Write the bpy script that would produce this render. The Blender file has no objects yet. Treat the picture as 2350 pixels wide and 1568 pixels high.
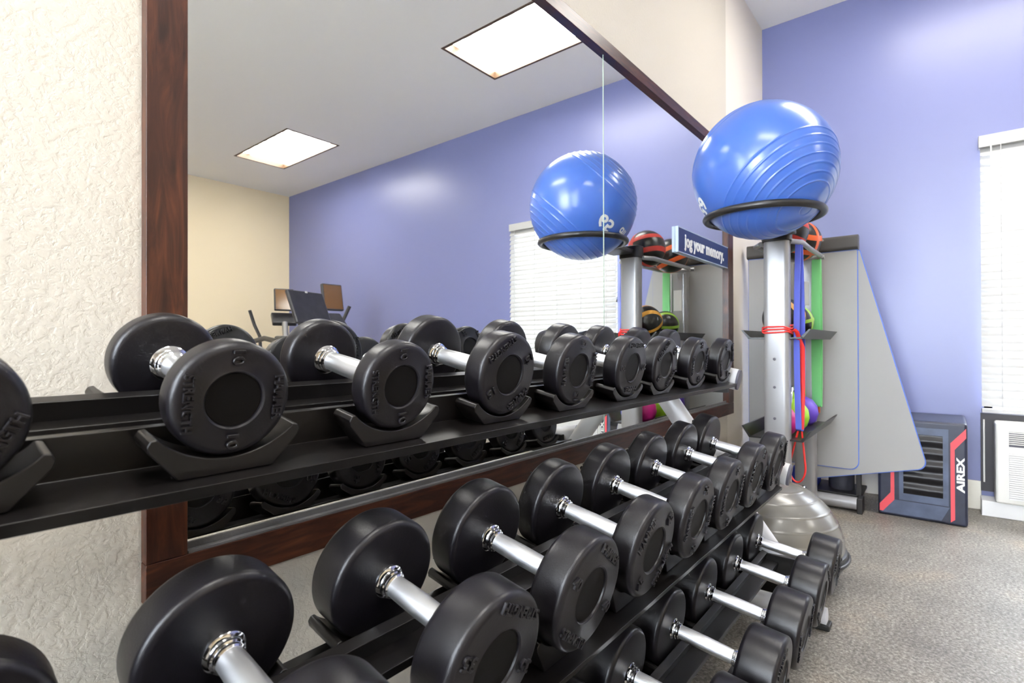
import bpy, bmesh, math, random
from mathutils import Vector, Matrix
random.seed(7)
SC = bpy.context.scene
COL = SC.collection
D = 0.94            # unit of the survey in metres
FL = 0.972          # eye height over the floor in survey units
PI = math.pi

def V(x, y, z):
    """survey coordinates (origin at the eye) -> metres, floor at z = 0"""
    return Vector((x * D, y * D, (z + FL) * D))

# ------------------------------------------------------------------ materials
def mat(name, color=(.8, .8, .8), rough=.5, metal=0., spec=.5, emit=None, estr=0., coat=0., sheen=0.):
    m = bpy.data.materials.new(name); m.use_nodes = True
    b = m.node_tree.nodes['Principled BSDF']
    b.inputs['Base Color'].default_value = (*color, 1)
    b.inputs['Roughness'].default_value = rough
    b.inputs['Metallic'].default_value = metal
    b.inputs['Specular IOR Level'].default_value = spec
    b.inputs['Coat Weight'].default_value = coat
    b.inputs['Coat Roughness'].default_value = .15
    if emit:
        b.inputs['Emission Color'].default_value = (*emit, 1)
        b.inputs['Emission Strength'].default_value = estr
    return m

def nd(m, t, **kw):
    n = m.node_tree.nodes.new(t)
    for k, v in kw.items():
        if k in n.inputs.keys(): n.inputs[k].default_value = v
        else: setattr(n, k, v)
    return n
def lk(m, a, ao, b, bi): m.node_tree.links.new(a.outputs[ao], b.inputs[bi])
def bsdf(m): return m.node_tree.nodes['Principled BSDF']
def coords(m, scale=(1, 1, 1), rot=(0, 0, 0), kind='Object'):
    tc = nd(m, 'ShaderNodeTexCoord'); mp = nd(m, 'ShaderNodeMapping')
    mp.inputs['Scale'].default_value = scale; mp.inputs['Rotation'].default_value = rot
    lk(m, tc, kind, mp, 'Vector'); return mp
def ramp(m, stops):
    r = nd(m, 'ShaderNodeValToRGB'); e = r.color_ramp.elements
    while len(e) < len(stops): e.new(.5)
    for k, (p, c) in enumerate(stops):
        e[k].position = p; e[k].color = (*c, 1) if len(c) == 3 else c
    return r
def bump(m, src, out, strength, dist):
    b = nd(m, 'ShaderNodeBump'); b.inputs['Strength'].default_value = strength; b.inputs['Distance'].default_value = dist
    lk(m, src, out, b, 'Height'); lk(m, b, 'Normal', bsdf(m), 'Normal'); return b

def knockdown(name, color, strength=.6, scale=1.0, rough=.75):
    m = mat(name, color, rough, spec=.3)
    mp = coords(m)
    n1 = nd(m, 'ShaderNodeTexNoise', Scale=84 * scale, Detail=4., Roughness=.6, Distortion=.35); lk(m, mp, 'Vector', n1, 'Vector')
    r1 = ramp(m, [(.40, (0, 0, 0)), (.52, (.85, .85, .85)), (.60, (1, 1, 1))]); lk(m, n1, 'Fac', r1, 'Fac')
    n2 = nd(m, 'ShaderNodeTexNoise', Scale=170 * scale, Detail=4., Roughness=.6); lk(m, mp, 'Vector', n2, 'Vector')
    mx = nd(m, 'ShaderNodeMath', operation='MULTIPLY_ADD'); lk(m, n2, 'Fac', mx, 0); mx.inputs[1].default_value = .35; lk(m, r1, 'Color', mx, 2)
    bump(m, mx, 0, strength, .0028)
    return m

def speckle(name, base, rough, nscale, nstr, dist=.0006):
    m = mat(name, base, rough)
    mp = coords(m)
    n = nd(m, 'ShaderNodeTexNoise', Scale=nscale, Detail=3., Roughness=.6); lk(m, mp, 'Vector', n, 'Vector')
    bump(m, n, 'Fac', nstr, dist)
    n2 = nd(m, 'ShaderNodeTexNoise', Scale=14., Detail=4.); lk(m, mp, 'Vector', n2, 'Vector')
    r = ramp(m, [(.3, tuple(c * .8 for c in base)), (.7, tuple(c * 1.25 for c in base))]); lk(m, n2, 'Fac', r, 'Fac')
    lk(m, r, 'Color', bsdf(m), 'Base Color')
    return m

def wood(name, scale):
    m = mat(name, (.06, .02, .01), .33, spec=.45)
    mp = coords(m, scale)
    n = nd(m, 'ShaderNodeTexNoise', Scale=5., Detail=6., Roughness=.55, Distortion=1.6); lk(m, mp, 'Vector', n, 'Vector')
    r = ramp(m, [(.30, (.020, .006, .004)), (.48, (.048, .014, .007)), (.60, (.075, .022, .010)), (.75, (.12, .036, .015))])
    lk(m, n, 'Fac', r, 'Fac'); lk(m, r, 'Color', bsdf(m), 'Base Color')
    n2 = nd(m, 'ShaderNodeTexNoise', Scale=40., Detail=3.); lk(m, mp, 'Vector', n2, 'Vector')
    bump(m, n2, 'Fac', .08, .001)
    return m

M = {}
M['wall_knock'] = knockdown('cream textured plaster', (.65, .60, .515), .24)
M['wall_cream'] = knockdown('cream orange peel paint', (.84, .78, .69), .12, 2.0)
M['wall_tan'] = knockdown('warm tan paint', (.88, .74, .51), .12, 2.0)
M['blue'] = mat('blue satin paint', (.175, .19, .375), .34, spec=.6)
_n = nd(M['blue'], 'ShaderNodeTexNoise', Scale=160., Detail=3.); lk(M['blue'], coords(M['blue']), 'Vector', _n, 'Vector'); bump(M['blue'], _n, 'Fac', .12, .001)
M['ceiling'] = knockdown('white ceiling paint', (.93, .92, .885), .10, 2.0)
M['wood_v'] = wood('dark cherry wood vertical grain', (9, 9, 1.1))
M['wood_h'] = wood('dark cherry wood horizontal grain', (1.1, 9, 9))
M['mirror'] = mat('silvered mirror', (.945, .96, .945), .0, 1.0)
M['mirror_edge'] = mat('green glass edge', (.45, .55, .46), .15, spec=.6)
M['channel'] = speckle('aluminium channel', (.13, .125, .125), .30, 60., .9, .002)
M['urethane'] = speckle('black urethane', (.0065, .0056, .0080), .35, 420., .30)
bsdf(M['urethane']).inputs['Specular IOR Level'].default_value = .45
M['disc'] = speckle('smooth black urethane', (.0025, .002, .002), .5, 300., .1)
bsdf(M['disc']).inputs['Specular IOR Level'].default_value = .18
M['chrome'] = mat('chrome', (.82, .83, .85), .09, 1.0)
def knurl():
    m = mat('knurled steel', (.88, .89, .91), .40, 1.0)
    mp = coords(m)
    w1 = nd(m, 'ShaderNodeTexWave', Scale=330., Distortion=0.); w1.bands_direction = 'DIAGONAL'
    mp2 = coords(m, (1, -1, 1)); w2 = nd(m, 'ShaderNodeTexWave', Scale=330., Distortion=0.); w2.bands_direction = 'DIAGONAL'
    lk(m, mp, 'Vector', w1, 'Vector'); lk(m, mp2, 'Vector', w2, 'Vector')
    a = nd(m, 'ShaderNodeMath', operation='ADD'); lk(m, w1, 'Fac', a, 0); lk(m, w2, 'Fac', a, 1)
    bump(m, a, 0, .22, .0004); return m
M['knurl'] = knurl()
M['tray'] = speckle('black powder coat', (.0050, .0040, .0040), .35, 900., .12, .0003)
M['saddle'] = speckle('black moulded plastic', (.0050, .0040, .0040), .33, 600., .12, .0003)
M['silver'] = mat('silver powder coat', (.37, .37, .38), .34, .35)
M['white_tube'] = mat('pale grey powder coat', (.72, .72, .74), .32, .15)
M['plug'] = mat('dark grey plastic', (.10, .095, .12), .45)
M['rubber'] = mat('black rubber', (.012, .012, .012), .55)
M['black'] = mat('black plastic', (.016, .015, .015), .35)
M['navy_sign'] = mat('navy sign face', (.020, .045, .16), .4)
M['sign_edge'] = mat('sign edge acrylic', (.45, .55, .70), .3)
M['white_ink'] = mat('white ink', (.85, .85, .84), .5)
def ballmat():
    m = mat('translucent blue vinyl', (.058, .145, .50), .28, spec=.6, coat=.3)
    b = bsdf(m); b.inputs['Subsurface Weight'].default_value = .25
    b.inputs['Subsurface Radius'].default_value = (.02, .05, .12)
    return m
M['ball'] = ballmat()
M['mb_black'] = speckle('black textured rubber', (.014, .013, .012), .33, 300., .15)
for k, c in dict(red=(.62, .045, .03), orange=(.75, .12, .02), amber=(.75, .36, .05), lime=(.30, .52, .05)).items():
    M['mb_' + k] = mat('rubber stripe ' + k, c, .45)
M['kb_pink'] = speckle('magenta vinyl', (.58, .02, .22), .45, 60., .4, .002)
M['kb_green'] = speckle('lime vinyl', (.34, .62, .03), .45, 60., .4, .002)
M['kb_purple'] = speckle('violet vinyl', (.13, .06, .48), .45, 60., .4, .002)
M['band_blue'] = mat('blue latex', (.11, .14, .58), .5)
M['band_red'] = mat('red latex', (.80, .035, .03), .5)
M['band_green'] = mat('green latex', (.20, .62, .22), .5)
M['band_orange'] = mat('orange latex', (.75, .16, .03), .5)
def matmat():
    m = mat('grey foam mat', (.36, .355, .345), .6, spec=.35)
    mp = coords(m); n = nd(m, 'ShaderNodeTexNoise', Scale=500., Detail=2.); lk(m, mp, 'Vector', n, 'Vector'); bump(m, n, 'Fac', .15, .0005); return m
M['mat'] = matmat()
M['mat_edge'] = mat('blue foam', (.08, .17, .62), .55)
M['mat_bar'] = mat('charcoal foam', (.055, .05, .045), .5)
def bosumat():
    m = mat('grey vinyl dome', (.17, .16, .14), .25, spec=.55, coat=.25); return m
M['bosu'] = bosumat()
M['box'] = speckle('navy vinyl', (.018, .022, .045), .38, 90., .2, .002)
M['box_light'] = speckle('slate vinyl', (.07, .09, .15), .42, 90., .2, .002)
def meshpanel():
    m = mat('black pleated mesh', (.010, .010, .013), .4)
    mp = coords(m); w = nd(m, 'ShaderNodeTexWave', Scale=5.0, Distortion=.7); w.bands_direction = 'Z'; lk(m, mp, 'Vector', w, 'Vector')
    bump(m, w, 'Fac', .8, .02); return m
M['box_mesh'] = meshpanel()
M['box_red'] = mat('coral red ink', (.75, .08, .10), .5)
M['blindw'] = mat('white faux wood slat', (.48, .475, .46), .4)
bsdf(M['blindw']).inputs['Transmission Weight'].default_value = 0.
M['ac'] = mat('off white plastic', (.80, .79, .74), .45)
M['ac_white'] = mat('white plastic', (.84, .84, .84), .4)
M['ac_dark'] = mat('dark bronze sleeve', (.03, .026, .03), .5)
M['baseboard'] = mat('cream semigloss trim', (.78, .74, .64), .35)
M['lamp'] = mat('lit diffuser', (.9, .9, .9), .5, emit=(1., .97, .92), estr=13.)
M['lamp_dim'] = mat('lit reflector', (.9, .88, .84), .5, emit=(1., .96, .90), estr=1.6)
M['lamp_frame'] = mat('bronze lamp frame', (.09, .05, .025), .45)
M['machine'] = speckle('graphite plastic', (.035, .034, .036), .35, 300., .1)
M['machine_silver'] = mat('machine silver', (.32, .31, .30), .35, .4)
M['screen'] = mat('amber glossy screen', (.18, .085, .025), .12, spec=.6)
M['belt'] = mat('treadmill belt', (.02, .02, .02), .7)
M['foam_blue'] = mat('blue foam block', (.02, .05, .45), .6)
M['foam_dark'] = speckle('charcoal foam roller', (.05, .05, .065), .5, 120., .2, .001)
def floormat():
    m = mat('speckled rubber floor', (.1, .1, .1), .45, spec=.5)
    mp = coords(m)
    n = nd(m, 'ShaderNodeTexNoise', Scale=105., Detail=5., Roughness=.72, Distortion=.3); lk(m, mp, 'Vector', n, 'Vector')
    r = ramp(m, [(.34, (.09, .081, .070)), (.47, (.19, .174, .152)), (.57, (.30, .277, .245)), (.70, (.52, .485, .43))]); lk(m, n, 'Fac', r, 'Fac')
    n2 = nd(m, 'ShaderNodeTexNoise', Scale=3.2, Detail=5., Roughness=.6); lk(m, mp, 'Vector', n2, 'Vector')
    r2 = ramp(m, [(.35, (.72, .70, .69)), (.55, (1, .98, .96)), (.72, (1.25, 1.12, 1.0))]); lk(m, n2, 'Fac', r2, 'Fac')
    x = nd(m, 'ShaderNodeMix', data_type='RGBA', blend_type='MULTIPLY'); x.inputs[0].default_value = 1.
    lk(m, r, 'Color', x, 6); lk(m, r2, 'Color', x, 7); lk(m, x, 2, bsdf(m), 'Base Color')
    bump(m, n, 'Fac', .25, .001)
    return m
M['floor'] = floormat()
def glassmat():
    m = bpy.data.materials.new('window glass'); m.use_nodes = True; nt = m.node_tree; nt.nodes.clear()
    o = nt.nodes.new('ShaderNodeOutputMaterial'); t = nt.nodes.new('ShaderNodeBsdfTransparent'); g = nt.nodes.new('ShaderNodeBsdfGlossy'); x = nt.nodes.new('ShaderNodeMixShader')
    g.inputs['Roughness'].default_value = .02; x.inputs[0].default_value = .07
    nt.links.new(t.outputs[0], x.inputs[1]); nt.links.new(g.outputs[0], x.inputs[2]); nt.links.new(x.outputs[0], o.inputs[0]); return m
M['glass'] = glassmat()

# ------------------------------------------------------------------ mesh helpers
class MB:
    def __init__(self): self.bm = bmesh.new()
    def box(self, lo, hi, mx=None):
        lo, hi = Vector(lo), Vector(hi)
        vs = [self.bm.verts.new((mx @ Vector(p)) if mx else p) for p in
              [(x, y, z) for x in (lo.x, hi.x) for y in (lo.y, hi.y) for z in (lo.z, hi.z)]]
        for f in ((0, 1, 3, 2), (4, 6, 7, 5), (0, 4, 5, 1), (2, 3, 7, 6), (0, 2, 6, 4), (1, 5, 7, 3)):
            self.bm.faces.new([vs[i] for i in f])
        return self
    def prism(self, poly, fn0, fn1):
        """polygon (list of 2-tuples) swept between two placement functions"""
        a = [self.bm.verts.new(fn0(*p)) for p in poly]; b = [self.bm.verts.new(fn1(*p)) for p in poly]
        n = len(poly)
        self.bm.faces.new(a[::-1]); self.bm.faces.new(b)
        for i in range(n): self.bm.faces.new((a[i], a[(i + 1) % n], b[(i + 1) % n], b[i]))
        return self
    def lathe(self, prof, fn, seg=48, close=False):
        """prof: list of (radius, along); fn(x, y, along) -> point"""
        rings = []
        for r, s in prof:
            if r < 1e-6: rings.append([self.bm.verts.new(fn(0, 0, s))])
            else: rings.append([self.bm.verts.new(fn(r * math.cos(2 * PI * k / seg), r * math.sin(2 * PI * k / seg), s)) for k in range(seg)])
        pairs = list(zip(rings, rings[1:])) + ([(rings[-1], rings[0])] if close else [])
        for A, B in pairs:
            for k in range(seg):
                q = (k + 1) % seg
                if len(A) == 1 and len(B) == 1: continue
                if len(A) == 1: self.bm.faces.new((A[0], B[q], B[k]))
                elif len(B) == 1: self.bm.faces.new((A[k], A[q], B[0]))
                else: self.bm.faces.new((A[k], A[q], B[q], B[k]))
        return self
    def tube(self, pts, r, seg=12, closed=False, ry=None, up=None):
        """round (or elliptic, r x ry) tube along pts"""
        pts = [Vector(p) for p in pts]; n = len(pts); rings = []
        ry = ry or r; u0 = None
        for i, p in enumerate(pts):
            if closed: t = (pts[(i + 1) % n] - pts[i - 1]).normalized()
            else: t = ((pts[min(i + 1, n - 1)] - p).normalized() + (p - pts[max(i - 1, 0)]).normalized()).normalized()
            if up is not None: u = Vector(up) - t * t.dot(Vector(up))
            elif u0 is None:
                u = t.orthogonal()
            else: u = u0 - t * t.dot(u0)
            u.normalize(); u0 = u; w = t.cross(u)
            rings.append([self.bm.verts.new(p + u * r * math.cos(2 * PI * k / seg) + w * ry * math.sin(2 * PI * k / seg)) for k in range(seg)])
        for i in range(n if closed else n - 1):
            A, B = rings[i], rings[(i + 1) % n]
            for k in range(seg): self.bm.faces.new((A[k], A[(k + 1) % seg], B[(k + 1) % seg], B[k]))
        if not closed: self.bm.faces.new(rings[0][::-1]); self.bm.faces.new(rings[-1])
        return self
    def strip(self, pts, width_vec, thick):
        """flat band (ribbon) along pts; width_vec: constant vector or list"""
        pts = [Vector(p) for p in pts]; n = len(pts); rings = []
        for i, p in enumerate(pts):
            w = Vector(width_vec[i]) if isinstance(width_vec, list) else Vector(width_vec)
            t = (pts[min(i + 1, n - 1)] - pts[max(i - 1, 0)]).normalized(); nn = t.cross(w).normalized() * thick
            rings.append([self.bm.verts.new(q) for q in (p - w - nn, p + w - nn, p + w + nn, p - w + nn)])
        for i in range(n - 1):
            A, B = rings[i], rings[i + 1]
            for k in range(4): self.bm.faces.new((A[k], A[(k + 1) % 4], B[(k + 1) % 4], B[k]))
        self.bm.faces.new(rings[0][::-1]); self.bm.faces.new(rings[-1])
        return self
    def sphere(self, c, r, seg=40, rings=24, squash=1.):
        c = Vector(c)
        prof = [(r * math.sin(PI * k / rings), -r * squash * math.cos(PI * k / rings)) for k in range(rings + 1)]
        return self.lathe(prof, lambda x, y, s: c + Vector((x, y, s)), seg)
    def raw(self, verts, faces):
        vs = [self.bm.verts.new(v) for v in verts]
        for f in faces:
            try: self.bm.faces.new([vs[i] for i in f])
            except ValueError: pass
        return self
    def build(self, name, material, parent=None, smooth=35, bev=0., segs=2):
        bmesh.ops.recalc_face_normals(self.bm, faces=self.bm.faces)
        me = bpy.data.meshes.new(name); self.bm.to_mesh(me); self.bm.free()
        mats = material if isinstance(material, list) else [material]
        for m in mats: me.materials.append(m)
        if smooth is not None:
            for p in me.polygons: p.use_smooth = True
            me.set_sharp_from_angle(angle=math.radians(smooth))
        o = bpy.data.objects.new(name, me); COL.objects.link(o)
        if bev:
            b = o.modifiers.new('soft edges', 'BEVEL'); b.width = bev; b.segments = segs; b.limit_method = 'ANGLE'; b.angle_limit = math.radians(40)
            b.harden_normals = True
        if parent is not None:
            o.parent = parent
            o.matrix_parent_inverse = parent.matrix_world.inverted() if parent.get('_abs') else Matrix.Identity(4)
        return o

def thing(name, label, cat, at, group=None, mx=None):
    """Empty at the base of a thing. Its parts are modelled in world space unless mx is given."""
    o = bpy.data.objects.new(name, None); COL.objects.link(o)
    o.empty_display_size = .1
    o.matrix_world = mx if mx is not None else Matrix.Translation(at)
    o['label'] = label; o['category'] = cat
    if group: o['group'] = group
    if mx is None: ABS[o.name] = o.matrix_world.inverted()
    return o
ABS = {}
def part(o, parent, label=None):
    o.parent = parent
    if parent.name in ABS: o.matrix_parent_inverse = ABS[parent.name]
    elif parent.parent is not None and parent.parent.name in ABS: pass
    if label: o['label'] = label
    return o
def tag(o, label, cat, group=None):
    o['label'] = label; o['category'] = cat
    if group: o['group'] = group
    return o
def struct(o): o['kind'] = 'structure'; return o

_tc = {}
def text_geo(s, offset=.012, extrude=.06, bevel=.02):
    key = (s, offset, extrude, bevel)
    if key not in _tc:
        cu = bpy.data.curves.new('t', 'FONT'); cu.body = s; cu.size = 1.; cu.align_x = 'CENTER'; cu.align_y = 'CENTER'
        cu.resolution_u = 3; cu.offset = offset; cu.extrude = extrude; cu.bevel_depth = bevel; cu.bevel_resolution = 0
        o = bpy.data.objects.new('t', cu); COL.objects.link(o)
        bpy.context.view_layer.update()
        me = o.evaluated_get(bpy.context.evaluated_depsgraph_get()).to_mesh()
        vs = [v.co.copy() for v in me.vertices]; fs = [tuple(p.vertices) for p in me.polygons]
        o.to_mesh_clear(); bpy.data.objects.remove(o); bpy.data.curves.remove(cu)
        lo = Vector((min(v.x for v in vs), min(v.y for v in vs), 0)); hi = Vector((max(v.x for v in vs), max(v.y for v in vs), 0))
        w, h = hi.x - lo.x, hi.y - lo.y; c = (lo + hi) / 2
        _tc[key] = ([Vector(((v.x - c.x) / w, (v.y - c.y) / h, v.z)) for v in vs], fs)
    return _tc[key]      # unit box, z = raw extrude units

def panel_grid(us, vs, holes, fn, thick):
    """slab with rectangular holes; us, vs sorted breaks; fn(u, v, d)"""
    mb = MB()
    cell = {}
    for i in range(len(us) - 1):
        for j in range(len(vs) - 1):
            uc, vc = (us[i] + us[i + 1]) / 2, (vs[j] + vs[j + 1]) / 2
            cell[i, j] = not any(h[0] < uc < h[1] and h[2] < vc < h[3] for h in holes)
    vert = {}
    def gv(i, j, d):
        if (i, j, d) not in vert: vert[i, j, d] = mb.bm.verts.new(fn(us[i], vs[j], d))
        return vert[i, j, d]
    for (i, j), on in cell.items():
        if not on: continue
        for d in (0, thick): mb.bm.faces.new([gv(a, b, d) for a, b in ((i, j), (i + 1, j), (i + 1, j + 1), (i, j + 1))])
        for (di, dj), e in {(-1, 0): ((i, j), (i, j + 1)), (1, 0): ((i + 1, j), (i + 1, j + 1)), (0, -1): ((i, j), (i + 1, j)), (0, 1): ((i, j + 1), (i + 1, j + 1))}.items():
            if not cell.get((i + di, j + dj), False):
                mb.bm.faces.new([gv(*e[0], 0), gv(*e[1], 0), gv(*e[1], thick), gv(*e[0], thick)])
    return mb

# ------------------------------------------------------------------ room
XB, YW, H = 4.129, 1.025, 2.284         # blue wall, mirror wall, ceiling (survey units)
XL, YF = -3.2, -5.80                    # wall behind the eye, far wall
LIGHTS = [(2.80, 3.43, -.965, .315), (2.80, 3.43, -4.60, -3.33), (.05, .68, -.965, .315), (.05, .68, -4.60, -3.33), (-2.6, -1.97, -.965, .315)]  # panels at lower x are unseen, added to brighten the room

struct(MB().box(V(XL - .1, YF - .1, -FL - .1), V(XB + .1, YW + .1, -FL)).build('floor', M['floor'], smooth=None))
us = sorted({XL - .1, XB + .1} | {v for l in LIGHTS for v in l[:2]}); vs_ = sorted({YF - .1, YW + .1} | {v for l in LIGHTS for v in l[2:]})
struct(panel_grid(us, vs_, LIGHTS, lambda u, v, d: V(u, v, H + d), .12).build('ceiling', M['ceiling'], smooth=None))
# mirror wall: knock-down plaster left of the mirror and smoother paint to the right share one plane
struct(MB().box(V(XL - .1, YW, -FL), V(3.30, YW + .1, H)).build('wall_front', M['wall_knock'], smooth=None))
struct(MB().box(V(3.30, YW, -FL), V(XB + .1, YW + .1, H)).build('wall_front_corner', M['wall_cream'], smooth=None))
struct(MB().box(V(XL, YF - .1, -FL), V(XB, YF, H)).build('wall_back', M['wall_tan'], smooth=None))
WL = (-.75, .96, -.55, 2.15)  # opening of the added window, sized for the fill light it lets in
struct(panel_grid([YF, WL[0], WL[1], YW], [-FL, WL[2], WL[3], H], [WL], lambda u, v, d: V(XL - d, u, v), .12).build('wall_left', M['wall_cream'], smooth=None))
w = MB()
for q in range(6):
    y = WL[0] + (WL[1] - WL[0]) * q / 5; w.box(V(XL - .09, max(y - .025, WL[0]), WL[2]), V(XL - .04, min(y + .025, WL[1]), WL[3]))
w.box(V(XL - .09, WL[0], WL[2]), V(XL - .04, WL[1], WL[2] + .05)); w.box(V(XL - .09, WL[0], WL[3] - .05), V(XL - .04, WL[1], WL[3]))
wf2 = struct(w.build('added_fill_window', M['ac_white'], smooth=None))  # unseen window added in the left wall to bring in more daylight
wg = MB().box(V(XL - .068, WL[0] + .03, WL[2] + .03), V(XL - .062, WL[1] - .03, WL[3] - .03)).build('window_glass', M['glass'], smooth=None); wg.parent = wf2
WIN = (-1.325, -.168, -.40, 1.15)
struct(panel_grid([YF, WIN[0], WIN[1], YW], [-FL, WIN[2], WIN[3], H], [WIN], lambda u, v, d: V(XB + d, u, v), .12).build('wall_right', M['blue'], smooth=None))
struct(MB().box(V(XB - .014, -.155, -FL), V(XB, YW, -.805)).build('baseboard_right', M['baseboard'], smooth=None, bev=.004))
struct(MB().box(V(XB - .014, YF, -FL), V(XB, -1.40, -.805)).build('baseboard_right_rear', M['baseboard'], smooth=None, bev=.004))
struct(MB().box(V(2.1, YW - .014, -FL), V(XB - .014, YW, -.805)).build('baseboard_front', M['baseboard'], smooth=None, bev=.004))
# window: frame in the opening, panes, then the blind hung in front
w = MB()
y0, y1, z0, z1 = WIN
for a, b in (((y0, z0), (y0 + .04, z1)), ((y1 - .04, z0), (y1, z1)), ((y0, z0), (y1, z0 + .04)), ((y0, z1 - .04), (y1, z1)), ((y0, .36), (y1, .40))):
    w.box(V(XB + .05, *a), V(XB + .10, *b))
wf = struct(w.build('window_1', M['ac_white'], smooth=None))
wg = MB().box(V(XB + .07, y0 + .04, z0 + .04), V(XB + .075, y1 - .04, z1 - .04)).build('window_glass', M['glass'], smooth=None); wg.parent = wf

bl = thing('window_blind', 'white slatted window blind closed over the window in the blue wall', 'blind', V(XB - .02, -.74, -.40))
yb0, yb1 = -1.345, -.158
part(MB().box(V(XB - .055, yb0, 1.128), V(XB - .004, yb1 + .008, 1.197)).build('headrail', M['blindw'], smooth=None, bev=.003), bl)
sl = MB(); zz = 1.105
while zz > -.37:
    tl = math.radians(62)
    c = V(XB - .030, 0, zz); hw = .0255; ct, st = math.cos(tl) * hw, math.sin(tl) * hw; th = .0012
    prof = [(-ct - st * .05, -st), (-ct * .4, -st * .4 + .0016), (ct * .4, st * .4 + .0016), (ct, st), (ct - th, st + th * 2), (ct * .4 - th, st * .4 + .0040), (-ct * .4 - th, -st * .4 + .0040), (-ct - th, -st + th * 2)]
    sl.prism(prof, lambda a, b: Vector((c.x + a, yb0 * D, c.z + b)), lambda a, b: Vector((c.x + a, yb1 * D, c.z + b)))
    zz -= .0452
part(sl.build('slats', M['blindw'], smooth=50), bl)
part(MB().box(V(XB - .050, yb0, -.402), V(XB - .008, yb1, -.378)).build('bottom_rail', M['blindw'], smooth=None, bev=.003), bl)
cd = MB()
for y in (-.245, -.50, -.76, -1.02, -1.27): cd.box(V(XB - .062, y - .002, -.39), V(XB - .0595, y + .002, 1.13))
part(cd.build('ladder_cords', M['blindw'], smooth=None), bl)
part(MB().tube([V(XB - .075, -.203, 1.13), V(XB - .075, -.203, .66)], .0035, 8).build('tilt_wand', M['ac_white']), bl)

# ------------------------------------------------------------------ ceiling lamps
for k, (x0, x1, a, b) in enumerate(LIGHTS):
    lab = ['recessed bright ceiling panel light nearest the mirror, above the exercise ball', 'recessed ceiling panel light over the treadmill, part louvred',
           'added unseen ceiling panel light right over the near end of the dumbbell rack', 'added unseen ceiling panel light at the far end of the left row',
           'added unseen ceiling panel light behind the near end of the rack'][k]
    t = thing('ceiling_light', lab, 'ceiling light', V((x0 + x1) / 2, (a + b) / 2, H), 'recessed ceiling panel lights')
    fr = .022; dp = .055
    m_ = MB()
    for (p, q) in (((x0, a), (x0 + fr, b)), ((x1 - fr, a), (x1, b)), ((x0 + fr, a), (x1 - fr, a + fr)), ((x0 + fr, b - fr), (x1 - fr, b))):
        m_.box(V(p[0], p[1], H - .003), V(q[0], q[1], H + .10))
    part(m_.build('lamp_frame', M['lamp_frame'], smooth=None), t)
    xm = x0 + fr + (x1 - x0) * .27
    part(MB().box(V(xm, a + fr, H + dp), V(x1 - fr, b - fr, H + dp + .02)).build('diffuser', M['lamp'], smooth=None), t)
    part(MB().box(V(x0 + fr, a + fr, H + dp + .01), V(xm, b - fr, H + dp + .02)).build('reflector_tray', M['lamp_dim'], smooth=None), t)
    n6 = 6
    for i in range(n6):
        c0 = a + fr + (b - a - 2 * fr) * i / n6; c1 = a + fr + (b - a - 2 * fr) * (i + .62) / n6
        part(MB().box(V(x0 + fr + .02, c0 + .02, H + dp - .004), V(xm - .05, c1, H + dp + .009)).build('lens_cell', M['lamp'], smooth=None, bev=.008), t)
    part(MB().box(V(x0, a, H + .10), V(x1, b, H + .115)).build('housing_back', M['lamp_frame'], smooth=None), t)

# ------------------------------------------------------------------ mirror
YG = 1.018      # glass front; frame front at 1.0
mr = thing('wall_mirror', 'large wall mirror in a dark cherry wood frame above the dumbbell rack', 'mirror', V(1.8, 1.01, -.42))
part(MB().box(V(.340, YG, -.352), V(1.797, YW - .0005, 1.123)).build('mirror_glass', M['mirror'], smooth=None), mr, 'wider left mirror pane')
part(MB().box(V(1.801, YG, -.352), V(3.262, YW - .0005, 1.123)).build('mirror_glass', M['mirror'], smooth=None), mr, 'right mirror pane beyond the seam')
part(MB().box(V(1.7968, YG - .0012, -.350), V(1.8012, YG + .004, 1.120)).build('seam_strip', M['mirror_edge'], smooth=None), mr)
part(MB().box(V(.286, 1.0, -.3562), V(.347, YW - .0005, 1.167)).build('frame_stile', M['wood_v'], smooth=None, bev=.0012), mr, 'left upright of the wooden frame')
part(MB().box(V(3.254, 1.0, -.355), V(3.345, YW - .0005, 1.167)).build('frame_stile', M['wood_v'], smooth=None, bev=.0012), mr, 'right upright of the wooden frame')
part(MB().box(V(.347, 1.0, 1.117), V(3.254, YW - .0005, 1.167)).build('frame_rail', M['wood_h'], smooth=None, bev=.0012), mr, 'top rail of the wooden frame')
part(MB().box(V(.286, 1.0, -.423), V(3.345, YW - .0005, -.357)).build('frame_rail', M['wood_h'], smooth=None, bev=.0012), mr, 'bottom rail of the wooden frame')
ch = MB().box(V(.349, 1.002, -.3565), V(3.252, YG - .0005, -.3525)).box(V(.349, YG - .003, -.3525), V(3.252, YG - .0005, -.3415))
part(ch.build('bottom_channel', M['channel'], smooth=None), mr)

# sign stuck on the glass
sg = thing('wall_sign', 'navy sign with white lettering stuck on the lower right of the mirror', 'sign', V(2.88, 1.01, .45))
part(MB().box(V(2.50, 1.003, .452), V(3.250, YG - .0008, .568)).build('sign_panel', M['navy_sign'], smooth=None), sg)
eg = MB()
eg.box(V(2.494, 1.002, .448), V(2.4999, YG - .0008, .573)); eg.box(V(2.5, 1.002, .5682), V(3.250, YG - .0008, .5725)); eg.box(V(2.5, 1.002, .4475), V(3.250, YG - .0008, .4518))
part(eg.build('sign_edge', M['sign_edge'], smooth=None), sg)
tv, tf = text_geo('jog your memory.', .035, .02, 0.)
part(MB().raw([V(2.875 + v.x * .60, 1.0028 - .0015 * (1 if v.z > 0 else 0), .503 + v.y * .084) for v in tv], tf).build('sign_lettering', M['white_ink'], smooth=None), sg)

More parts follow.
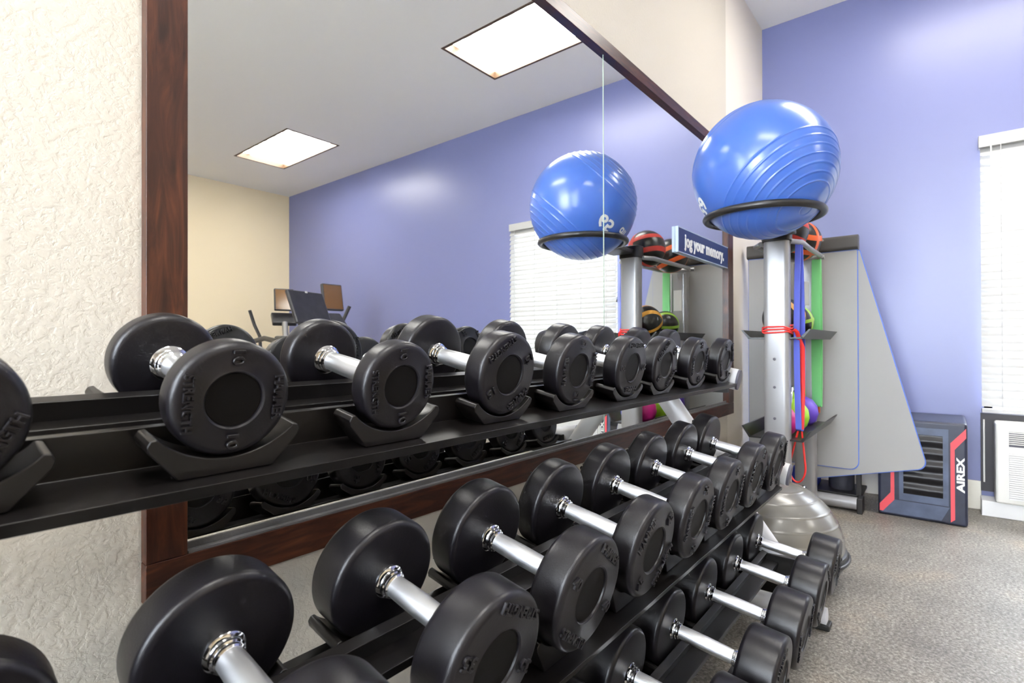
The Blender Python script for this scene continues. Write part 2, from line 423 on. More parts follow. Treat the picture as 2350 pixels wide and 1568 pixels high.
# ------------------------------------------------------------------ dumbbells and rack
def head_mesh(r, w_, number, rot, words=('HAMMER', 'STRENGTH')):
    """local: disc axis along +s, outer face at s = 0, body to s = -w; returns (head MB, disc MB) placed by fn(x, z, s)"""
    f = .0095
    rd = r * .47
    prof = [(.0, -w_ + .0), (r * .30, -w_), (r * .62, -w_ + .0015)]
    for k in range(7):
        a = PI / 2 * k / 6; prof.append((r - f + f * math.sin(a), -w_ + .003 + f - f * math.cos(a)))
    for k in range(8):
        a = PI / 2 * k / 7; prof.append((r - f + f * math.cos(a), -f + f * math.sin(a)))
    prof += [(rd + .0045, 0.), (rd + .0022, .0009), (rd + .0004, -.0006), (rd - .0002, -.0034), (.0, -.0034)]
    return prof, rd

def place_text(mb, fn, s, rot, cx, cy, wd, ht, depth):
    v_, f_ = text_geo(s)
    cr, sr = math.cos(rot), math.sin(rot)
    pts = []
    for v in v_:
        x, y = cx + v.x * wd, cy + v.y * ht
        pts.append(fn(x * cr - y * sr, x * sr + y * cr, (v.z / .08 * .5 + .4) * depth))
    mb.raw(pts, f_)

def dumbbell(X, yb, zb, t, ell, w_, r, number, rot, label, group):
    """flange of the rear head at (X, yb, zb); axis tilts down to the front by t"""
    a = Vector((0, -math.cos(t), -math.sin(t))); n = Vector((0, -math.sin(t), math.cos(t)))
    mid = V(X, yb, zb) + a * (ell * D / 2)
    ell, w_, r = ell * D, w_ * D, r * D
    base = mid - n * r
    mx = Matrix(((1, 0, 0, base.x), (0, -a.y, n.y, base.y), (0, -a.z, n.z, base.z), (0, 0, 0, 1)))
    root = thing('dumbbell', label, 'dumbbell', None, group, mx)
    for side in (-1, 1):                      # -1 front head, +1 rear head
        s0 = ell / 2 + w_
        # seen from outside: right-hand direction is +x at the front, -x at the rear
        fn = (lambda x, z, s: Vector((x, -(s0 + s), z + r))) if side < 0 else (lambda x, z, s: Vector((-x, s0 + s, z + r)))
        prof, rd = head_mesh(r, w_, number, rot)
        mb = MB().lathe(prof, fn, 72)
        q = rot if side < 0 else rot + 1.1
        rr = r * .735
        place_text(mb, fn, 'HAMMER', q, 0, rr, r * .80, r * .165, .0036)
        place_text(mb, fn, 'STRENGTH', q, 0, -rr, r * .98, r * .165, .0036)
        if number:
            for sx in (-1, 1): place_text(mb, fn, number, q, sx * rr, 0, r * .27, r * .20, .0038)
        h = mb.build('head', M['urethane'], None, 30); h.parent = root
        dk = MB().lathe([(0, -.0028), (rd * .97, -.0028), (rd * .995, -.0036), (rd * .995, -.006), (0, -.006)], fn, 48).build('end_disc', M['disc'], None, 30); dk.parent = h
        # collar against the inner face
        e = ell / 2; sg_ = -1 if side < 0 else 1
        fc = lambda x, z, s: Vector((x, sg_ * (e - s), z + r))
        co = [(0, -.0005), (.0235, -.0005), (.0240, .0015), (.0222, .003), (.0195, .0042), (.0188, .0065), (.0200, .0075), (.0200, .0100), (.0180, .0112), (.0180, .0150), (.0160, .0165), (0, .0165)]
        c = MB().lathe([(p * D, s) for p, s in co], fc, 40).build('collar', M['chrome'], None, 25); c.parent = root
    hp = [(0, -ell / 2 + .012), (.0152 * D, -ell / 2 + .012), (.0162 * D, -ell * .25), (.0168 * D, 0), (.0162 * D, ell * .25), (.0152 * D, ell / 2 - .012), (0, ell / 2 - .012)]
    hd = MB().lathe(hp, lambda x, z, s: Vector((x, s, z + r)), 40).build('handle', M['knurl'], None, 40); hd.parent = root
    return root

ROWS = {  # tilt, rear flange y, z, front tray edge, rear rail origin shift
    'top': dict(t=.180, yb=.810, zb=-.025, e=(.605, -.149), bs=(0, 0)),
    'middle': dict(t=.194, yb=.631, zb=-.346, e=(.450, -.508), bs=(-.185, -.334)),
    'bottom': dict(t=.130, yb=.513, zb=-.688, e=(.312, -.813), bs=(-.285, -.685)),
}
d2r = math.radians
# X, handle gap, head width, radius, number, face turn (deg, anticlockwise), dz, label
TOP = [
    (.027, .163, .041, .065, '5', 60, 0, 'small black dumbbell cut off by the left edge of the photo, top tier'),
    (.259, .163, .040, .065, '10', -90, 0, 'small black dumbbell marked 10, left of the other 10 on the top tier'),
    (.493, .163, .040, .065, '10', -84, 0, 'small black dumbbell marked 10, between the other 10 and a 15, top tier'),
    (.745, .148, .049, .077, '15', 212, .004, 'black dumbbell marked 15 with upside-down lettering, fourth from left, top tier'),
    (.978, .150, .049, .077, '15', 90, .003, 'black dumbbell marked 15 whose lettering runs up the face, top tier'),
    (1.230, .150, .050, .077, '20', 180, .001, 'black dumbbell marked 20 with fully upside-down lettering, top tier'),
    (1.440, .150, .050, .077, '20', 222, .001, 'black dumbbell third from the far right end of the top tier'),
    (1.700, .150, .050, .077, '25', 100, .001, 'black dumbbell second from the far right end of the top tier'),
    (1.968, .150, .051, .077, '25', 120, 0, 'black dumbbell at the far right end of the top tier beside the silver cap'),
]
MID = [
    (.030, .156, .060, .088, '25', 20, 0, 'black dumbbell cut off at the lower left corner of the photo, middle tier'),
    (.256, .156, .060, .088, '30', 200, 0, 'large black dumbbell nearest the wood frame corner, second from left, middle tier'),
    (.484, .148, .066, .088, '35', 152, 0, 'black dumbbell marked 35 in the middle of the bottom edge of the photo'),
    (.708, .150, .061, .091, '40', -36, 0, 'black dumbbell marked 40 with upright tilted lettering, middle tier'),
    (.936, .156, .055, .092, '45', 48, 0, 'black dumbbell just right of the one marked 40, middle tier'),
    (1.165, .156, .056, .092, '50', 84, 0, 'black dumbbell fourth from the far right end of the middle tier'),
    (1.395, .158, .055, .092, '50', 88, 0, 'black dumbbell third from the far right end of the middle tier'),
    (1.637, .156, .055, .094, '55', 70, 0, 'black dumbbell second from the far right end of the middle tier'),
    (1.863, .156, .060, .094, '60', 110, 0, 'black dumbbell at the far right end of the middle tier'),
]
BOT = [
    (.07, .158, .084, .090, '', 10, 0, 'large black dumbbell at the near left end of the bottom tier'),
    (.305, .158, .084, .090, '', 40, 0, 'large black dumbbell second from the left end of the bottom tier'),
    (.54, .158, .084, .090, '', 70, 0, 'large black dumbbell third from the left end of the bottom tier'),
    (.775, .158, .084, .090, '', 120, 0, 'large black dumbbell below the one marked 40, mostly hidden, bottom tier'),
    (1.008, .158, .084, .090, '', 80, 0, 'large black dumbbell fifth from the far right end of the bottom tier'),
    (1.238, .158, .084, .090, '', 30, 0, 'large black dumbbell fourth from the far right end of the bottom tier'),
    (1.478, .158, .084, .090, '', 95, 0, 'large black dumbbell third from the far right end of the bottom tier'),
    (1.729, .158, .084, .090, '', 140, 0, 'large black dumbbell second from the far right end of the bottom tier'),
    (1.972, .158, .084, .090, '', 60, 0, 'large black dumbbell at the far right end of the bottom tier, before the grey dome'),
]
rk = thing('dumbbell_rack', 'black three-tier dumbbell rack with silver end frames standing under the mirror', 'rack', V(1.0, .60, -FL))
XA, XZ = -.16, 2.052

def plate(mb, pts, th, x0=XA, x1=XZ):
    """bent sheet: polyline in (y, z) with thickness th, swept along x"""
    L = [Vector(p) for p in pts]; off = []
    for i, p in enumerate(L):
        d = (L[min(i + 1, len(L) - 1)] - L[max(i - 1, 0)]).normalized(); nn = Vector((-d.y, d.x))
        if 0 < i < len(L) - 1:
            d1 = (L[i] - L[i - 1]).normalized(); n1 = Vector((-d1.y, d1.x)); nn = nn / max(.4, nn.dot(n1))
        off.append(p + nn * th)
    poly = [tuple(p) for p in L] + [tuple(p) for p in off[::-1]]
    mb.prism(poly, lambda y, z: V(x0, y, z), lambda y, z: V(x1, y, z)); return mb

for rn, lst in (('top', TOP), ('middle', MID), ('bottom', BOT)):
    R_ = ROWS[rn]; t = R_['t']; e = Vector(R_['e']); c_, s_ = math.cos(t), math.sin(t)
    ax = Vector((c_, s_)); nv = Vector((-s_, c_))
    inner = e + ax * .078
    part(plate(MB(), [e - nv * .014 + ax * .002, e, inner, inner + nv * .046, inner + nv * .046 + ax * .010], -.0045).build('front_rail', M['tray'], None, 30, bev=.0020, segs=3), rk)
    bs = Vector(R_['bs'])
    bt, b1, b2 = Vector((.795, -.064)) + bs, Vector((.801, -.086)) + bs, Vector((.748, -.0905)) + bs
    b3, b4 = Vector((.804, -.1185)) + bs, Vector((.890, -.1025)) + bs
    br = plate(MB(), [bt + Vector((.008, .001)), bt, b3, b4], -.0045)
    br = plate(br, [b1 - Vector((.004, 0)), b2, b2 - Vector((0, .012))], .004)
    part(br.build('rear_rail', M['tray'], None, 30, bev=.0012), rk)
    a3 = Vector((0, -c_, -s_)); n3 = Vector((0, -s_, c_))
    for (X, ell, w_, r, num, rot, dz, lab) in lst:
        zb = R_['zb'] + dz
        dumbbell(X, R_['yb'], zb, t, ell, w_, r, num, d2r(rot), lab, 'dumbbells on the ' + rn + ' tier')
        # cradles under both heads
        fl = V(X, R_['yb'], zb)
        for which in ('front', 'rear'):
            if which == 'front': cface = fl + a3 * (ell + w_) * D; plane_p = V(0, *e); s_a, s_b = (-.0015, -(w_ + .004) * D) if rn == 'top' else (-.030 * D, -.088 * D)
            else: cface = fl; plane_p = V(0, *b3); s_a, s_b = .004 * D, -(w_ + .004) * D
            hb = (cface - plane_p).dot(n3) - r * D        # gap between head and tray
            hb = max(hb - .0006, .0020)
            ut = .068 * D; Rr = max(.102, r + .012) * D
            arc = []
            for k in range(-14, 15):
                u = ut * k / 14; arc.append((u, Rr - math.sqrt(max(Rr * Rr - u * u, 0))))
            tipv = arc[-1][1]; g = .0012
            poly = [(u, v - g) for u, v in arc] + [(ut + .004, tipv + .003), (ut + .0095, tipv + .002), (ut + .0125, tipv - .004), (ut + .0105, tipv - .011), (ut * .74, -hb), (-ut * .74, -hb), (-ut - .0105, tipv - .011), (-ut - .0125, tipv - .004), (-ut - .0095, tipv + .002), (-ut - .004, tipv + .003)]
            bot = cface - n3 * (r * D)
            f0 = lambda u, v: bot + Vector((u, 0, 0)) + n3 * v + a3 * s_a
            f1 = lambda u, v: bot + Vector((u, 0, 0)) + n3 * v + a3 * s_b
            sd = MB().prism(poly, f0, f1).build('saddle', M['saddle'], None, 40, bev=.0016, segs=2)
            part(sd, rk)
    # end arms with plugged ends
    for X, sx in ((XA - .040, -1), (XZ + .040, 1)):
        fy, fz = {'top': (.613, -.137), 'middle': (.440, -.470), 'bottom': (.300, -.800)}[rn]
        back = {'top': .30, 'middle': .28, 'bottom': .19}[rn]
        p0 = V(X, fy, fz); p1 = V(X, fy + back * c_, fz + back * s_)
        ar = part(MB().tube([p0, p1], .0225, 24, ry=.038, up=(1, 0, 0)).build('end_arm', M['white_tube'], None, 50), rk)
        dd = (p0 - p1).normalized()
        pl = MB().tube([p0 - dd * .002, p0 + dd * .004, p0 + dd * .008], .0205, 24, ry=.036, up=(1, 0, 0)).build('end_plug', M['plug'], None, 50)
        pl.parent = ar
        br_ = MB().box((X * D - sx * .043, p0.y + .02, p0.z - .045), (X * D - sx * .0220, p0.y + .20, p0.z + .045))
        part(br_.build('tray_bracket', M['black'], None, None, bev=.002), rk)
for X in (XA - .026, XZ + .026):
    up_ = MB().tube([V(X, .355, -.940), V(X, .62, -.585), V(X, .885, -.222), V(X, .915, -.175), V(X, .930, -.115)], .022, 24, ry=.040, up=(1, 0, 0))
    part(up_.build('upright', M['white_tube'], None, 50), rk)
    bt_ = MB().tube([V(X, .318, -.935), V(X, .93, -.935)], .022, 24, ry=.030, up=(1, 0, 0))
    part(bt_.build('base_tube', M['white_tube'], None, 50), rk)
    for y in (.335, .90):
        part(MB().box(V(X - .027, y - .028, -FL), V(X + .027, y + .03, -.953)).build('rubber_foot', M['rubber'], None, None, bev=.004), rk)
part(MB().box(V(XA, .78, -.93), V(XZ, .80, -.86)).build('cross_brace', M['tray'], None, None, bev=.003), rk)

# ------------------------------------------------------------------ accessory tower
TX, TY = 2.80, .632
RX, RY = 3.50, .640
tw = thing('accessory_tower', 'silver two-post fitness storage tower with ball ring, trays and mat bar beside the mirror', 'storage rack', V(3.15, .64, -FL))
def roundrect(hx, hy, r, n=5):
    P = []
    for cx, cy, a0 in ((hx - r, hy - r, 0), (-hx + r, hy - r, PI / 2), (-hx + r, -hy + r, PI), (hx - r, -hy + r, 3 * PI / 2)):
        for k in range(n + 1): P.append((cx + r * math.cos(a0 + PI / 2 * k / n), cy + r * math.sin(a0 + PI / 2 * k / n)))
    return P
def post(X, Y, hx, hy, z0, z1, name, m):
    pp = roundrect(hx, hy, .022)
    return MB().prism(pp, lambda a, b: V(X, Y, z0) + Vector((a, b, 0)), lambda a, b: V(X, Y, z1) + Vector((a, b, 0))).build(name, m, None, 40)
fp = part(post(TX, TY, .036, .053, -.90, .545, 'post', M['silver']), tw, 'front silver post under the ball ring')
sc_ = MB()
for z in (-.075, -.21, -.36): sc_.lathe([(0, -.001), (.006, -.001), (.006, .003), (.003, .004), (0, .004)], lambda x, y, s: V(TX, TY + .005, z) + Vector((-.036 - s, x, y)), 12)
b_ = sc_.build('bolt', M['plug'], None, 30); b_.parent = fp
part(post(RX, RY, .036, .052, -.90, .47, 'post', M['silver']), tw, 'rear silver post between trays and mats')
# plaque on the rear post
part(MB().box(V(RX - .0405, RY - .028, .22), V(RX - .0385, RY + .028, .36)).build('instruction_plate', M['white_ink'], None, None), tw)
# ball ring and bracket
BX, BY, BZ, BR = 2.349, .584, .710, .275
RZ = BZ - .185
ring = [V(BX + .220 * math.cos(2 * PI * k / 72), BY + .220 * math.sin(2 * PI * k / 72), RZ) for k in range(72)]
rg = part(MB().tube(ring, .0135, 14, closed=True).build('ball_ring', M['black'], None, 60), tw)
bk = MB().box(V(BX + .224, BY - .045, RZ - .012), V(TX - .040, BY + .085, RZ + .012))
bk.prism(roundrect(.043, .059, .022), lambda a, b: V(TX, TY, .492) + Vector((a, b, 0)), lambda a, b: V(TX, TY, RZ + .035) + Vector((a, b, 0)))
b_ = bk.build('ring_bracket', M['black'], None, 40, bev=.003); b_.parent = rg
# upper ball rails
for y, ym in ((.545, .535), (.735, .745)):
    rl = MB().tube([V(TX, y + (.03 if y < .6 else -.03), .490), V(2.86, ym, .488), V(3.10, y, .492), V(3.40, y, .495), V(3.50, y + (.03 if y < .6 else -.03), .497)], .0115, 12)
    part(rl.build('ball_rail', M['silver'], None, 50), tw)
part(MB().tube([V(RX, .54, .497), V(RX, .74, .497)], .011, 12).build('rail_crossbar', M['silver'], None, 50), tw)
def tray(z, x0, x1, y0, y1, nm, lip=.055):
    m_ = MB(); th = .006
    m_.box(V(x0, y0, z), V(x1, y1, z + .008))
    for sy, yy in ((-1, y0), (1, y1)):
        m_.prism([(0, 0), (sy * .035, lip), (sy * .035 - sy * .008, lip), (-sy * .010, .008)], lambda a, b: V(x0, yy + a, z + b), lambda a, b: V(x1, yy + a, z + b))
    return m_.build(nm, M['black'], None, 30)
part(tray(.022, TX - .02, RX + .05, .520, .760, 'tray', .045), tw, 'upper black tray')
part(tray(-.465, TX - .02, RX + .05, .520, .760, 'tray', .055), tw, 'lower black tray')
# mat bar: cross arm with foam sleeves and the rods that carry the mats
part(MB().box(V(RX + .03, RY - .03, .46), V(3.604, RY + .03, .50)).build('mat_arm', M['silver'], None, None, bev=.004), tw)
mbr = MB(); mbr.prism(roundrect(.034, .040, .018), lambda a, b: V(3.63, .388, .585) + Vector((a, 0, b)), lambda a, b: V(3.63, .992, .585) + Vector((a, 0, b)))
part(mbr.build('mat_bar', M['mat_bar'], None, 40), tw)
part(MB().tube([V(RX, .600, .572), V(RX, .545, .596)], .006, 10).build('hook_pin', M['silver'], None, 50), tw)
# base
part(MB().tube([V(3.62, .40, -.925), V(3.62, .98, -.925)], .034, 20).build('base_tube', M['silver'], None, 50), tw)
part(MB().box(V(3.572, .370, -FL), V(3.668, .398, -.885)).build('end_cap', M['black'], None, None, bev=.004), tw)
part(MB().box(V(TX - .03, RY - .035, -.965), V(3.62, RY + .035, -.90)).build('base_beam', M['silver'], None, None, bev=.006), tw)
part(MB().box(V(3.66, .385, -.905), V(3.95, .99, -.885)).build('base_shelf', M['black'], None, None, bev=.004), tw)
part(MB().box(V(3.66, .385, -FL), V(3.69, .41, -.62)).box(V(3.92, .96, -FL), V(3.95, .985, -.62)).build('shelf_leg', M['black'], None, None, bev=.003), tw)
part(MB().box(V(TX - .035, TY - .15, -FL), V(TX + .035, TY + .15, -.90)).build('front_foot', M['silver'], None, None, bev=.006), tw)

def bdir(px):      # direction on the ball given in eye-aligned terms (right, down, towards the eye)
    tw_ = -Vector((BX, BY, BZ)).normalized(); rt = tw_.cross(Vector((0, 0, -1))).normalized(); dn = tw_.cross(rt) * -1.
    if dn.z > 0: dn = -dn
    return rt * px[0] + dn * px[1] + tw_ * px[2]
# exercise ball
def ball_mesh():
    mb = MB()
    cam_axis = Vector((.55, .58, -.60)).normalized()
    Rm = Matrix(((.634, -.773, -.002), (.002, .005, -1.), (.773, .634, .005)))
    axw = bdir((.55, .58, .60)).normalized()
    u = axw.orthogonal().normalized(); v = axw.cross(u)
    R0 = BR * D - .0008; prof = []
    ribs = [math.radians(q) for q in (24, 31, 38, 45, 52, 59, 66, 121, 127, 133, 139, 145, 151, 158)]
    n = 300
    for k in range(n + 1):
        th = PI * k / n
        rr = R0 + sum(.0023 * math.exp(-((th - q) / .0095) ** 2) for q in ribs) - (.002 if th < .10 else 0)
        prof.append((rr * math.sin(th), rr * math.cos(th)))
    c = V(BX, BY, BZ)
    mb.lathe(prof, lambda x, y, s: c + u * x + v * y + axw * s, 96)
    return mb, c, R0
eb = thing('exercise_ball', 'large ribbed blue exercise ball resting in the black ring of the tower', 'exercise ball', V(BX, BY, BZ - BR))
mb, bc, R0 = ball_mesh()
part(mb.build('ball_shell', M['ball'], None, 60), eb)
def on_ball(mbx, s, centre_dir, right, wd, ht, raw=None):
    n_ = centre_dir.normalized(); rt = (right - n_ * right.dot(n_)).normalized(); upv = n_.cross(rt)
    v_, f_ = raw or text_geo(s, .03, .0, 0.)
    pts = [bc + (n_ + rt * (v.x * wd / R0) + upv * (v.y * ht / R0)).normalized() * (R0 + .0016) for v in v_]
    mbx.raw(pts, f_)
ink = MB(); ink2 = MB(); ink3 = MB()
on_ball(ink, '65', bdir((-.86, .42, .40)), bdir((-.10, .62, -.55)), .085, .060)
on_ball(ink2, 'cm', bdir((-.80, .62, -.05)), bdir((-.10, .62, -.55)), .060, .030)
tri = ([Vector((-.5, -.5, 0)), Vector((.5, -.2, 0)), Vector((.1, .0, 0)), Vector((.2, .5, 0))], [(0, 1, 2), (0, 2, 3)])
on_ball(ink3, '', bdir((-.70, .52, .50)), bdir((.5, .5, .2)), .035, .050, tri)
for mbx, nm in ((ink, 'size_print'), (ink2, 'unit_print'), (ink3, 'arrow_print')):
    b_ = part(mbx.build(nm, M['white_ink'], None, None), eb)
    md = b_.modifiers.new('ink', 'SOLIDIFY'); md.thickness = .0006

# medicine balls
def med_ball(c, r, stripe, label, rot, grp='medicine balls on the tower'):
    t = thing('medicine_ball', label, 'medicine ball', V(*c) - Vector((0, 0, r)), grp)
    cc = V(*c); E = Matrix.Rotation(rot[0], 3, 'X') @ Matrix.Rotation(rot[1], 3, 'Y') @ Matrix.Rotation(rot[2], 3, 'Z')
    part(MB().sphere(cc, r, 48, 32).build('ball_body', M['mb_black'], None, 60), t)
    st = MB()
    for s0 in (-.38, .38):
        prof = [(r * 1.008 * math.cos(a), r * 1.008 * math.sin(a)) for a in [s0 - .13 + .26 * k / 6 for k in range(7)]]
        prof = [(r * .97 * math.cos(s0 - .13), r * .97 * math.sin(s0 - .13))] + prof + [(r * .97 * math.cos(s0 + .13), r * .97 * math.sin(s0 + .13))]
        st.lathe(prof, lambda x, y, s: cc + E @ Vector((x, y, s)), 48, close=True)
    prof = [(r * 1.006 * math.cos(a), r * 1.006 * math.sin(a)) for a in [-.10 + .20 * k / 6 for k in range(7)]]
    prof = [(r * .97 * math.cos(-.10), r * .97 * math.sin(-.10))] + prof + [(r * .97 * math.cos(.10), r * .97 * math.sin(.10))]
    st.lathe(prof, lambda x, y, s: cc + E @ Vector((x, s, y)), 48, close=True)
    part(st.build('colour_stripe', stripe, None, 60), t)
    return t
med_ball((2.985, .64, .572), .105, M['mb_red'], 'black medicine ball with red stripes on the upper rails, beside the front post', (.25, .1, .4))
med_ball((3.345, .64, .577), .105, M['mb_orange'], 'black medicine ball with orange stripes on the upper rails, under the sign in the mirror', (.35, -.2, 1.2))
med_ball((2.965, .64, .130), .094, M['mb_amber'], 'black medicine ball with amber stripes on the upper tray', (.9, .5, .8))
med_ball((3.245, .64, .120), .084, M['mb_lime'], 'smaller black medicine ball with a lime green stripe on the upper tray', (1.2, .9, .3))

# kettlebells on the lower tray
def kettlebell(x, y, z, r, m, label, hm=None, grp='kettlebells on the tower'):
    t = thing('kettlebell', label, 'kettlebell', V(x, y, z), grp)
    b = V(x, y, z)
    prof = [(0, 0), (r * .62, 0), (r * .86, r * .25), (r, r * .75), (r * .93, r * 1.25), (r * .66, r * 1.66), (r * .30, r * 1.85), (0, r * 1.88)]
    part(MB().lathe(prof, lambda a, c, s: b + Vector((a, c, s)), 36).build('bell', m, None, 60), t)
    hp = [b + Vector((math.cos(q) * r * .62, 0, r * 1.50 + max(0, math.sin(q)) * r * 1.05)) for q in [PI * k / 14 for k in range(15)]]
    part(MB().tube(hp, r * .17, 14).build('handle', hm or m, None, 60), t)
kettlebell(2.93, .645, -.456, .070, M['kb_pink'], 'magenta kettlebell on the lower tray, seen in the mirror left of the lime one')
kettlebell(3.13, .640, -.456, .080, M['kb_green'], 'lime green kettlebell on the lower tray between the magenta and violet ones', M['chrome'])
kettlebell(3.368, .635, -.456, .078, M['kb_purple'], 'violet kettlebell on the lower tray nearest the rear post', M['chrome'])
kettlebell(3.02, .565, -.900, .062, M['silver'], 'small chrome kettlebell on the tower base under the red band', M['chrome'])

# resistance bands
def loop_pts(top, bottom, half, n=10, vec=Vector((1, 0, 0))):
    P = []
    for k in range(n + 1): P.append(top + (bottom - top) * (k / n) + vec * half * min(1, 4 * k / n))
    return P
def band(name_label, m, x, y, zt, zb, gap, wid, thick, wv):
    o = MB(); g = gap / 2; pts = []
    vec = Vector((wv[1], -wv[0], 0))
    N = 14
    for k in range(N + 1): f = k / N; pts.append(V(x, y, zt + (zb - zt) * f) + vec * (-g * (.25 + .75 * math.sin(PI * min(f * .9, 1)))) )
    for k in range(1, 8): a = PI * k / 8; pts.append(V(x, y, zb) + vec * (-g * .55 * math.cos(a)) - Vector((0, 0, g * .6 * math.sin(a))))
    for k in range(N + 1): f = 1 - k / N; pts.append(V(x, y, zt + (zb - zt) * f) + vec * (g * (.25 + .75 * math.sin(PI * min(f * .9, 1)))) )
    pts.append(pts[0].copy())
    o.strip(pts, Vector((wv[0], wv[1], 0)) * wid, thick)
    b = o.build('resistance_band', m, None, 50)
    return tag(b, name_label, 'resistance band', 'resistance bands hung on the tower')
band('flat blue resistance band hanging in a loop from the ball ring bracket', M['band_blue'], 2.86, .548, .50, -.405, .052, .0125, .0022, (.25, .97))
band('flat green resistance band hanging beside the rear post', M['band_green'], 3.44, .570, .478, -.35, .030, .022, .002, (.2, .98))
band('thin orange resistance band hanging behind the green one', M['band_orange'], 3.55, .588, .478, -.40, .020, .012, .002, (.2, .98))
# red tube band: wound round the front post, tail hanging in a loop
rb = MB(); hx, hy = .0415, .0585
pr = roundrect(hx, hy, .024, 4); nP = len(pr); pts = []
for k in range(3 * nP + 3):
    a, b = pr[(k + 14) % nP]; pts.append(V(TX, TY, .085 - .034 * k / (3 * nP)) + Vector((a, b, .004 * math.sin(k * .9))))
rb.tube(pts, .0040, 8)
tail = [V(TX, TY - .072, .066), V(TX + .01, TY - .082, .055), V(2.855, .546 - .012, -.02), V(2.87, .537, -.25), V(2.868, .542, -.42)]
rb.tube(tail, .0095, 10, ry=.004, up=(0, 1, 0))
lp = [V(2.868, .542, -.42)]
for k in range(0, 25):
    a = PI * (k / 24); lp.append(V(2.872, .566 - .003 - .036 * math.cos(a) * 1.0, -.60 - .075 * math.sin(a)))
lp.append(V(2.868, .556, -.42))
rb.tube(lp, .0085, 10, ry=.004, up=(1, 0, 0))
tag(rb.build('resistance_band', M['band_red'], None, 50), 'red resistance band wound round the front post with its end hanging down', 'resistance band', 'resistance bands hung on the tower')

# yoga mats on the bar
def yoga_mat(label, y0, y1, zt, zb, x, ang, pivot):
    cr = .045; hw = (y1 - y0) / 2; hh = (zt - zb) / 2; poly = []
    for cx, cz, a0 in ((hw - cr, -hh + cr, -PI / 2), (hw - .005, hh - .005, 0), (-hw + .005, hh - .005, PI / 2), (-hw + cr, -hh + cr, PI)):
        rr = cr if cz < 0 else .005
        for k in range(7): a = a0 + PI / 2 * k / 6; poly.append((cx + rr * math.cos(a), cz + rr * math.sin(a)))
    ca, sa = math.cos(ang), math.sin(ang); cy, cz_ = (y0 + y1) / 2, (zt + zb) / 2
    def f(d):
        def g(a, b):
            yy, zz = cy + a - pivot[0], cz_ + b - pivot[1]
            return V(x + d, pivot[0] + yy * ca - zz * sa, pivot[1] + yy * sa + zz * ca)
        return g
    t = thing('yoga_mat', label, 'yoga mat', f(0)(0, -hh), 'yoga mats hung on the tower')
    part(MB().prism(poly, f(0), f(.007)).build('mat_face', M['mat'], None, 40), t)
    big = [(a + math.copysign(.004, a), b + math.copysign(.005, b)) for a, b in poly]
    part(MB().prism(big, f(.0071), f(.013)).build('mat_underside', M['mat_edge'], None, 40), t, 'blue underside layer')
yoga_mat('grey blue-edged exercise mat hanging straight down from the dark bar', .394, .985, .538, -.728, 3.612, 0, (.7, .585))
yoga_mat('grey blue-edged exercise mat hanging askew behind the straight one', .385, .985, .537, -.715, 3.632, d2r(-14), (.385, .537))

# foam things on the base shelf
tag(MB().box(V(3.70, .62, -.884), V(3.86, .76, -.78)).build('yoga_block', M['foam_blue'], None, None, bev=.006), 'blue foam yoga block on the low shelf under the hanging mats', 'yoga block')
fr_ = MB().lathe([(.022, 0), (.062, 0), (.064, .004), (.064, .196), (.062, .20), (.022, .20)], lambda a, b, s: V(3.79, .50, -.884) + Vector((a, b, s)), 36, close=True)
tag(fr_.build('foam_roller', M['foam_dark'], None, 40), 'dark foam roller standing on end on the low shelf under the mats', 'foam roller')

# balance dome
GX, GY, GR = 2.42, .575, .275
bd = thing('balance_trainer', 'grey half-dome balance trainer on the floor behind the far end of the rack', 'balance trainer', V(GX, GY, -FL))
zc = V(0, 0, -FL)
def bf(a, b, s): return V(GX, GY, -FL) + Vector((a, b, s))
pp = [(0, 0), (.19, 0), (.205, .012), (.225, .045), (GR * D - .012, .085), (GR * D - .002, .098), (GR * D, .115), (GR * D - .002, .135), (GR * D - .014, .142), (.0, .142)]
part(MB().lathe(pp, bf, 64).build('platform', M['black'], None, 35), bd)
prof = []; Rd = GR * D - .008; hd_ = .235
for k in range(141):
    a = PI / 2 * k / 140; rr = Rd * math.cos(a); zz = .1425 + hd_ * math.sin(a)
    gk = sum(math.exp(-((a - q) / .010) ** 2) for q in (.20, .42, .64, .86, 1.08))
    prof.append((max(rr + .0018 * gk * math.cos(a), 0 if k == 140 else .0005), zz + .0018 * gk * math.sin(a)))
prof[-1] = (0, prof[-1][1])
part(MB().lathe(prof, bf, 72).build('dome', M['bosu'], None, 60), bd)
part(MB().tube([bf((GR * D + .002) * math.cos(q), (GR * D + .002) * math.sin(q), .115) for q in [2 * PI * k / 60 for k in range(60)]], .008, 10, closed=True).build('rim', M['black'], None, 60), bd)

# plyo box
px0, px1, py0, py1, pz0, pz1 = 3.665, 4.095, -.085, .305, -FL, -.425
pb = thing('plyo_box', 'navy soft plyo box with coral stripes and white print by the blue wall', 'plyo box', V(3.88, .11, -FL))
part(MB().box(V(px0, py0, pz0), V(px1, py1, pz1)).build('box_body', M['box'], None, None, bev=.014, segs=3), pb)
def face_poly(pts, off, name, m):       # polygon on the face towards the eye: (y, z)
    f0 = lambda y, z: V(px0, y, z) + Vector((-off, 0, 0)); f1 = lambda y, z: V(px0, y, z) + Vector((.003, 0, 0))
    return part(MB().prism(pts, f0, f1).build(name, m, None, None), pb)
hy_, hz_ = py1 - py0, pz1 - pz0
def fy(a, b): return (py1 - a * hy_, pz0 + b * hz_)      # a: 0 left .. 1 right in the photo, b: 0 bottom .. 1 top
face_poly([fy(.25, .18), fy(.80, .18), fy(.80, .93), fy(.25, .93)], .002, 'mesh_frame', M['box_light'])
face_poly([fy(.30, .25), fy(.74, .25), fy(.74, .86), fy(.30, .86)], .004, 'mesh_panel', M['box_mesh'])
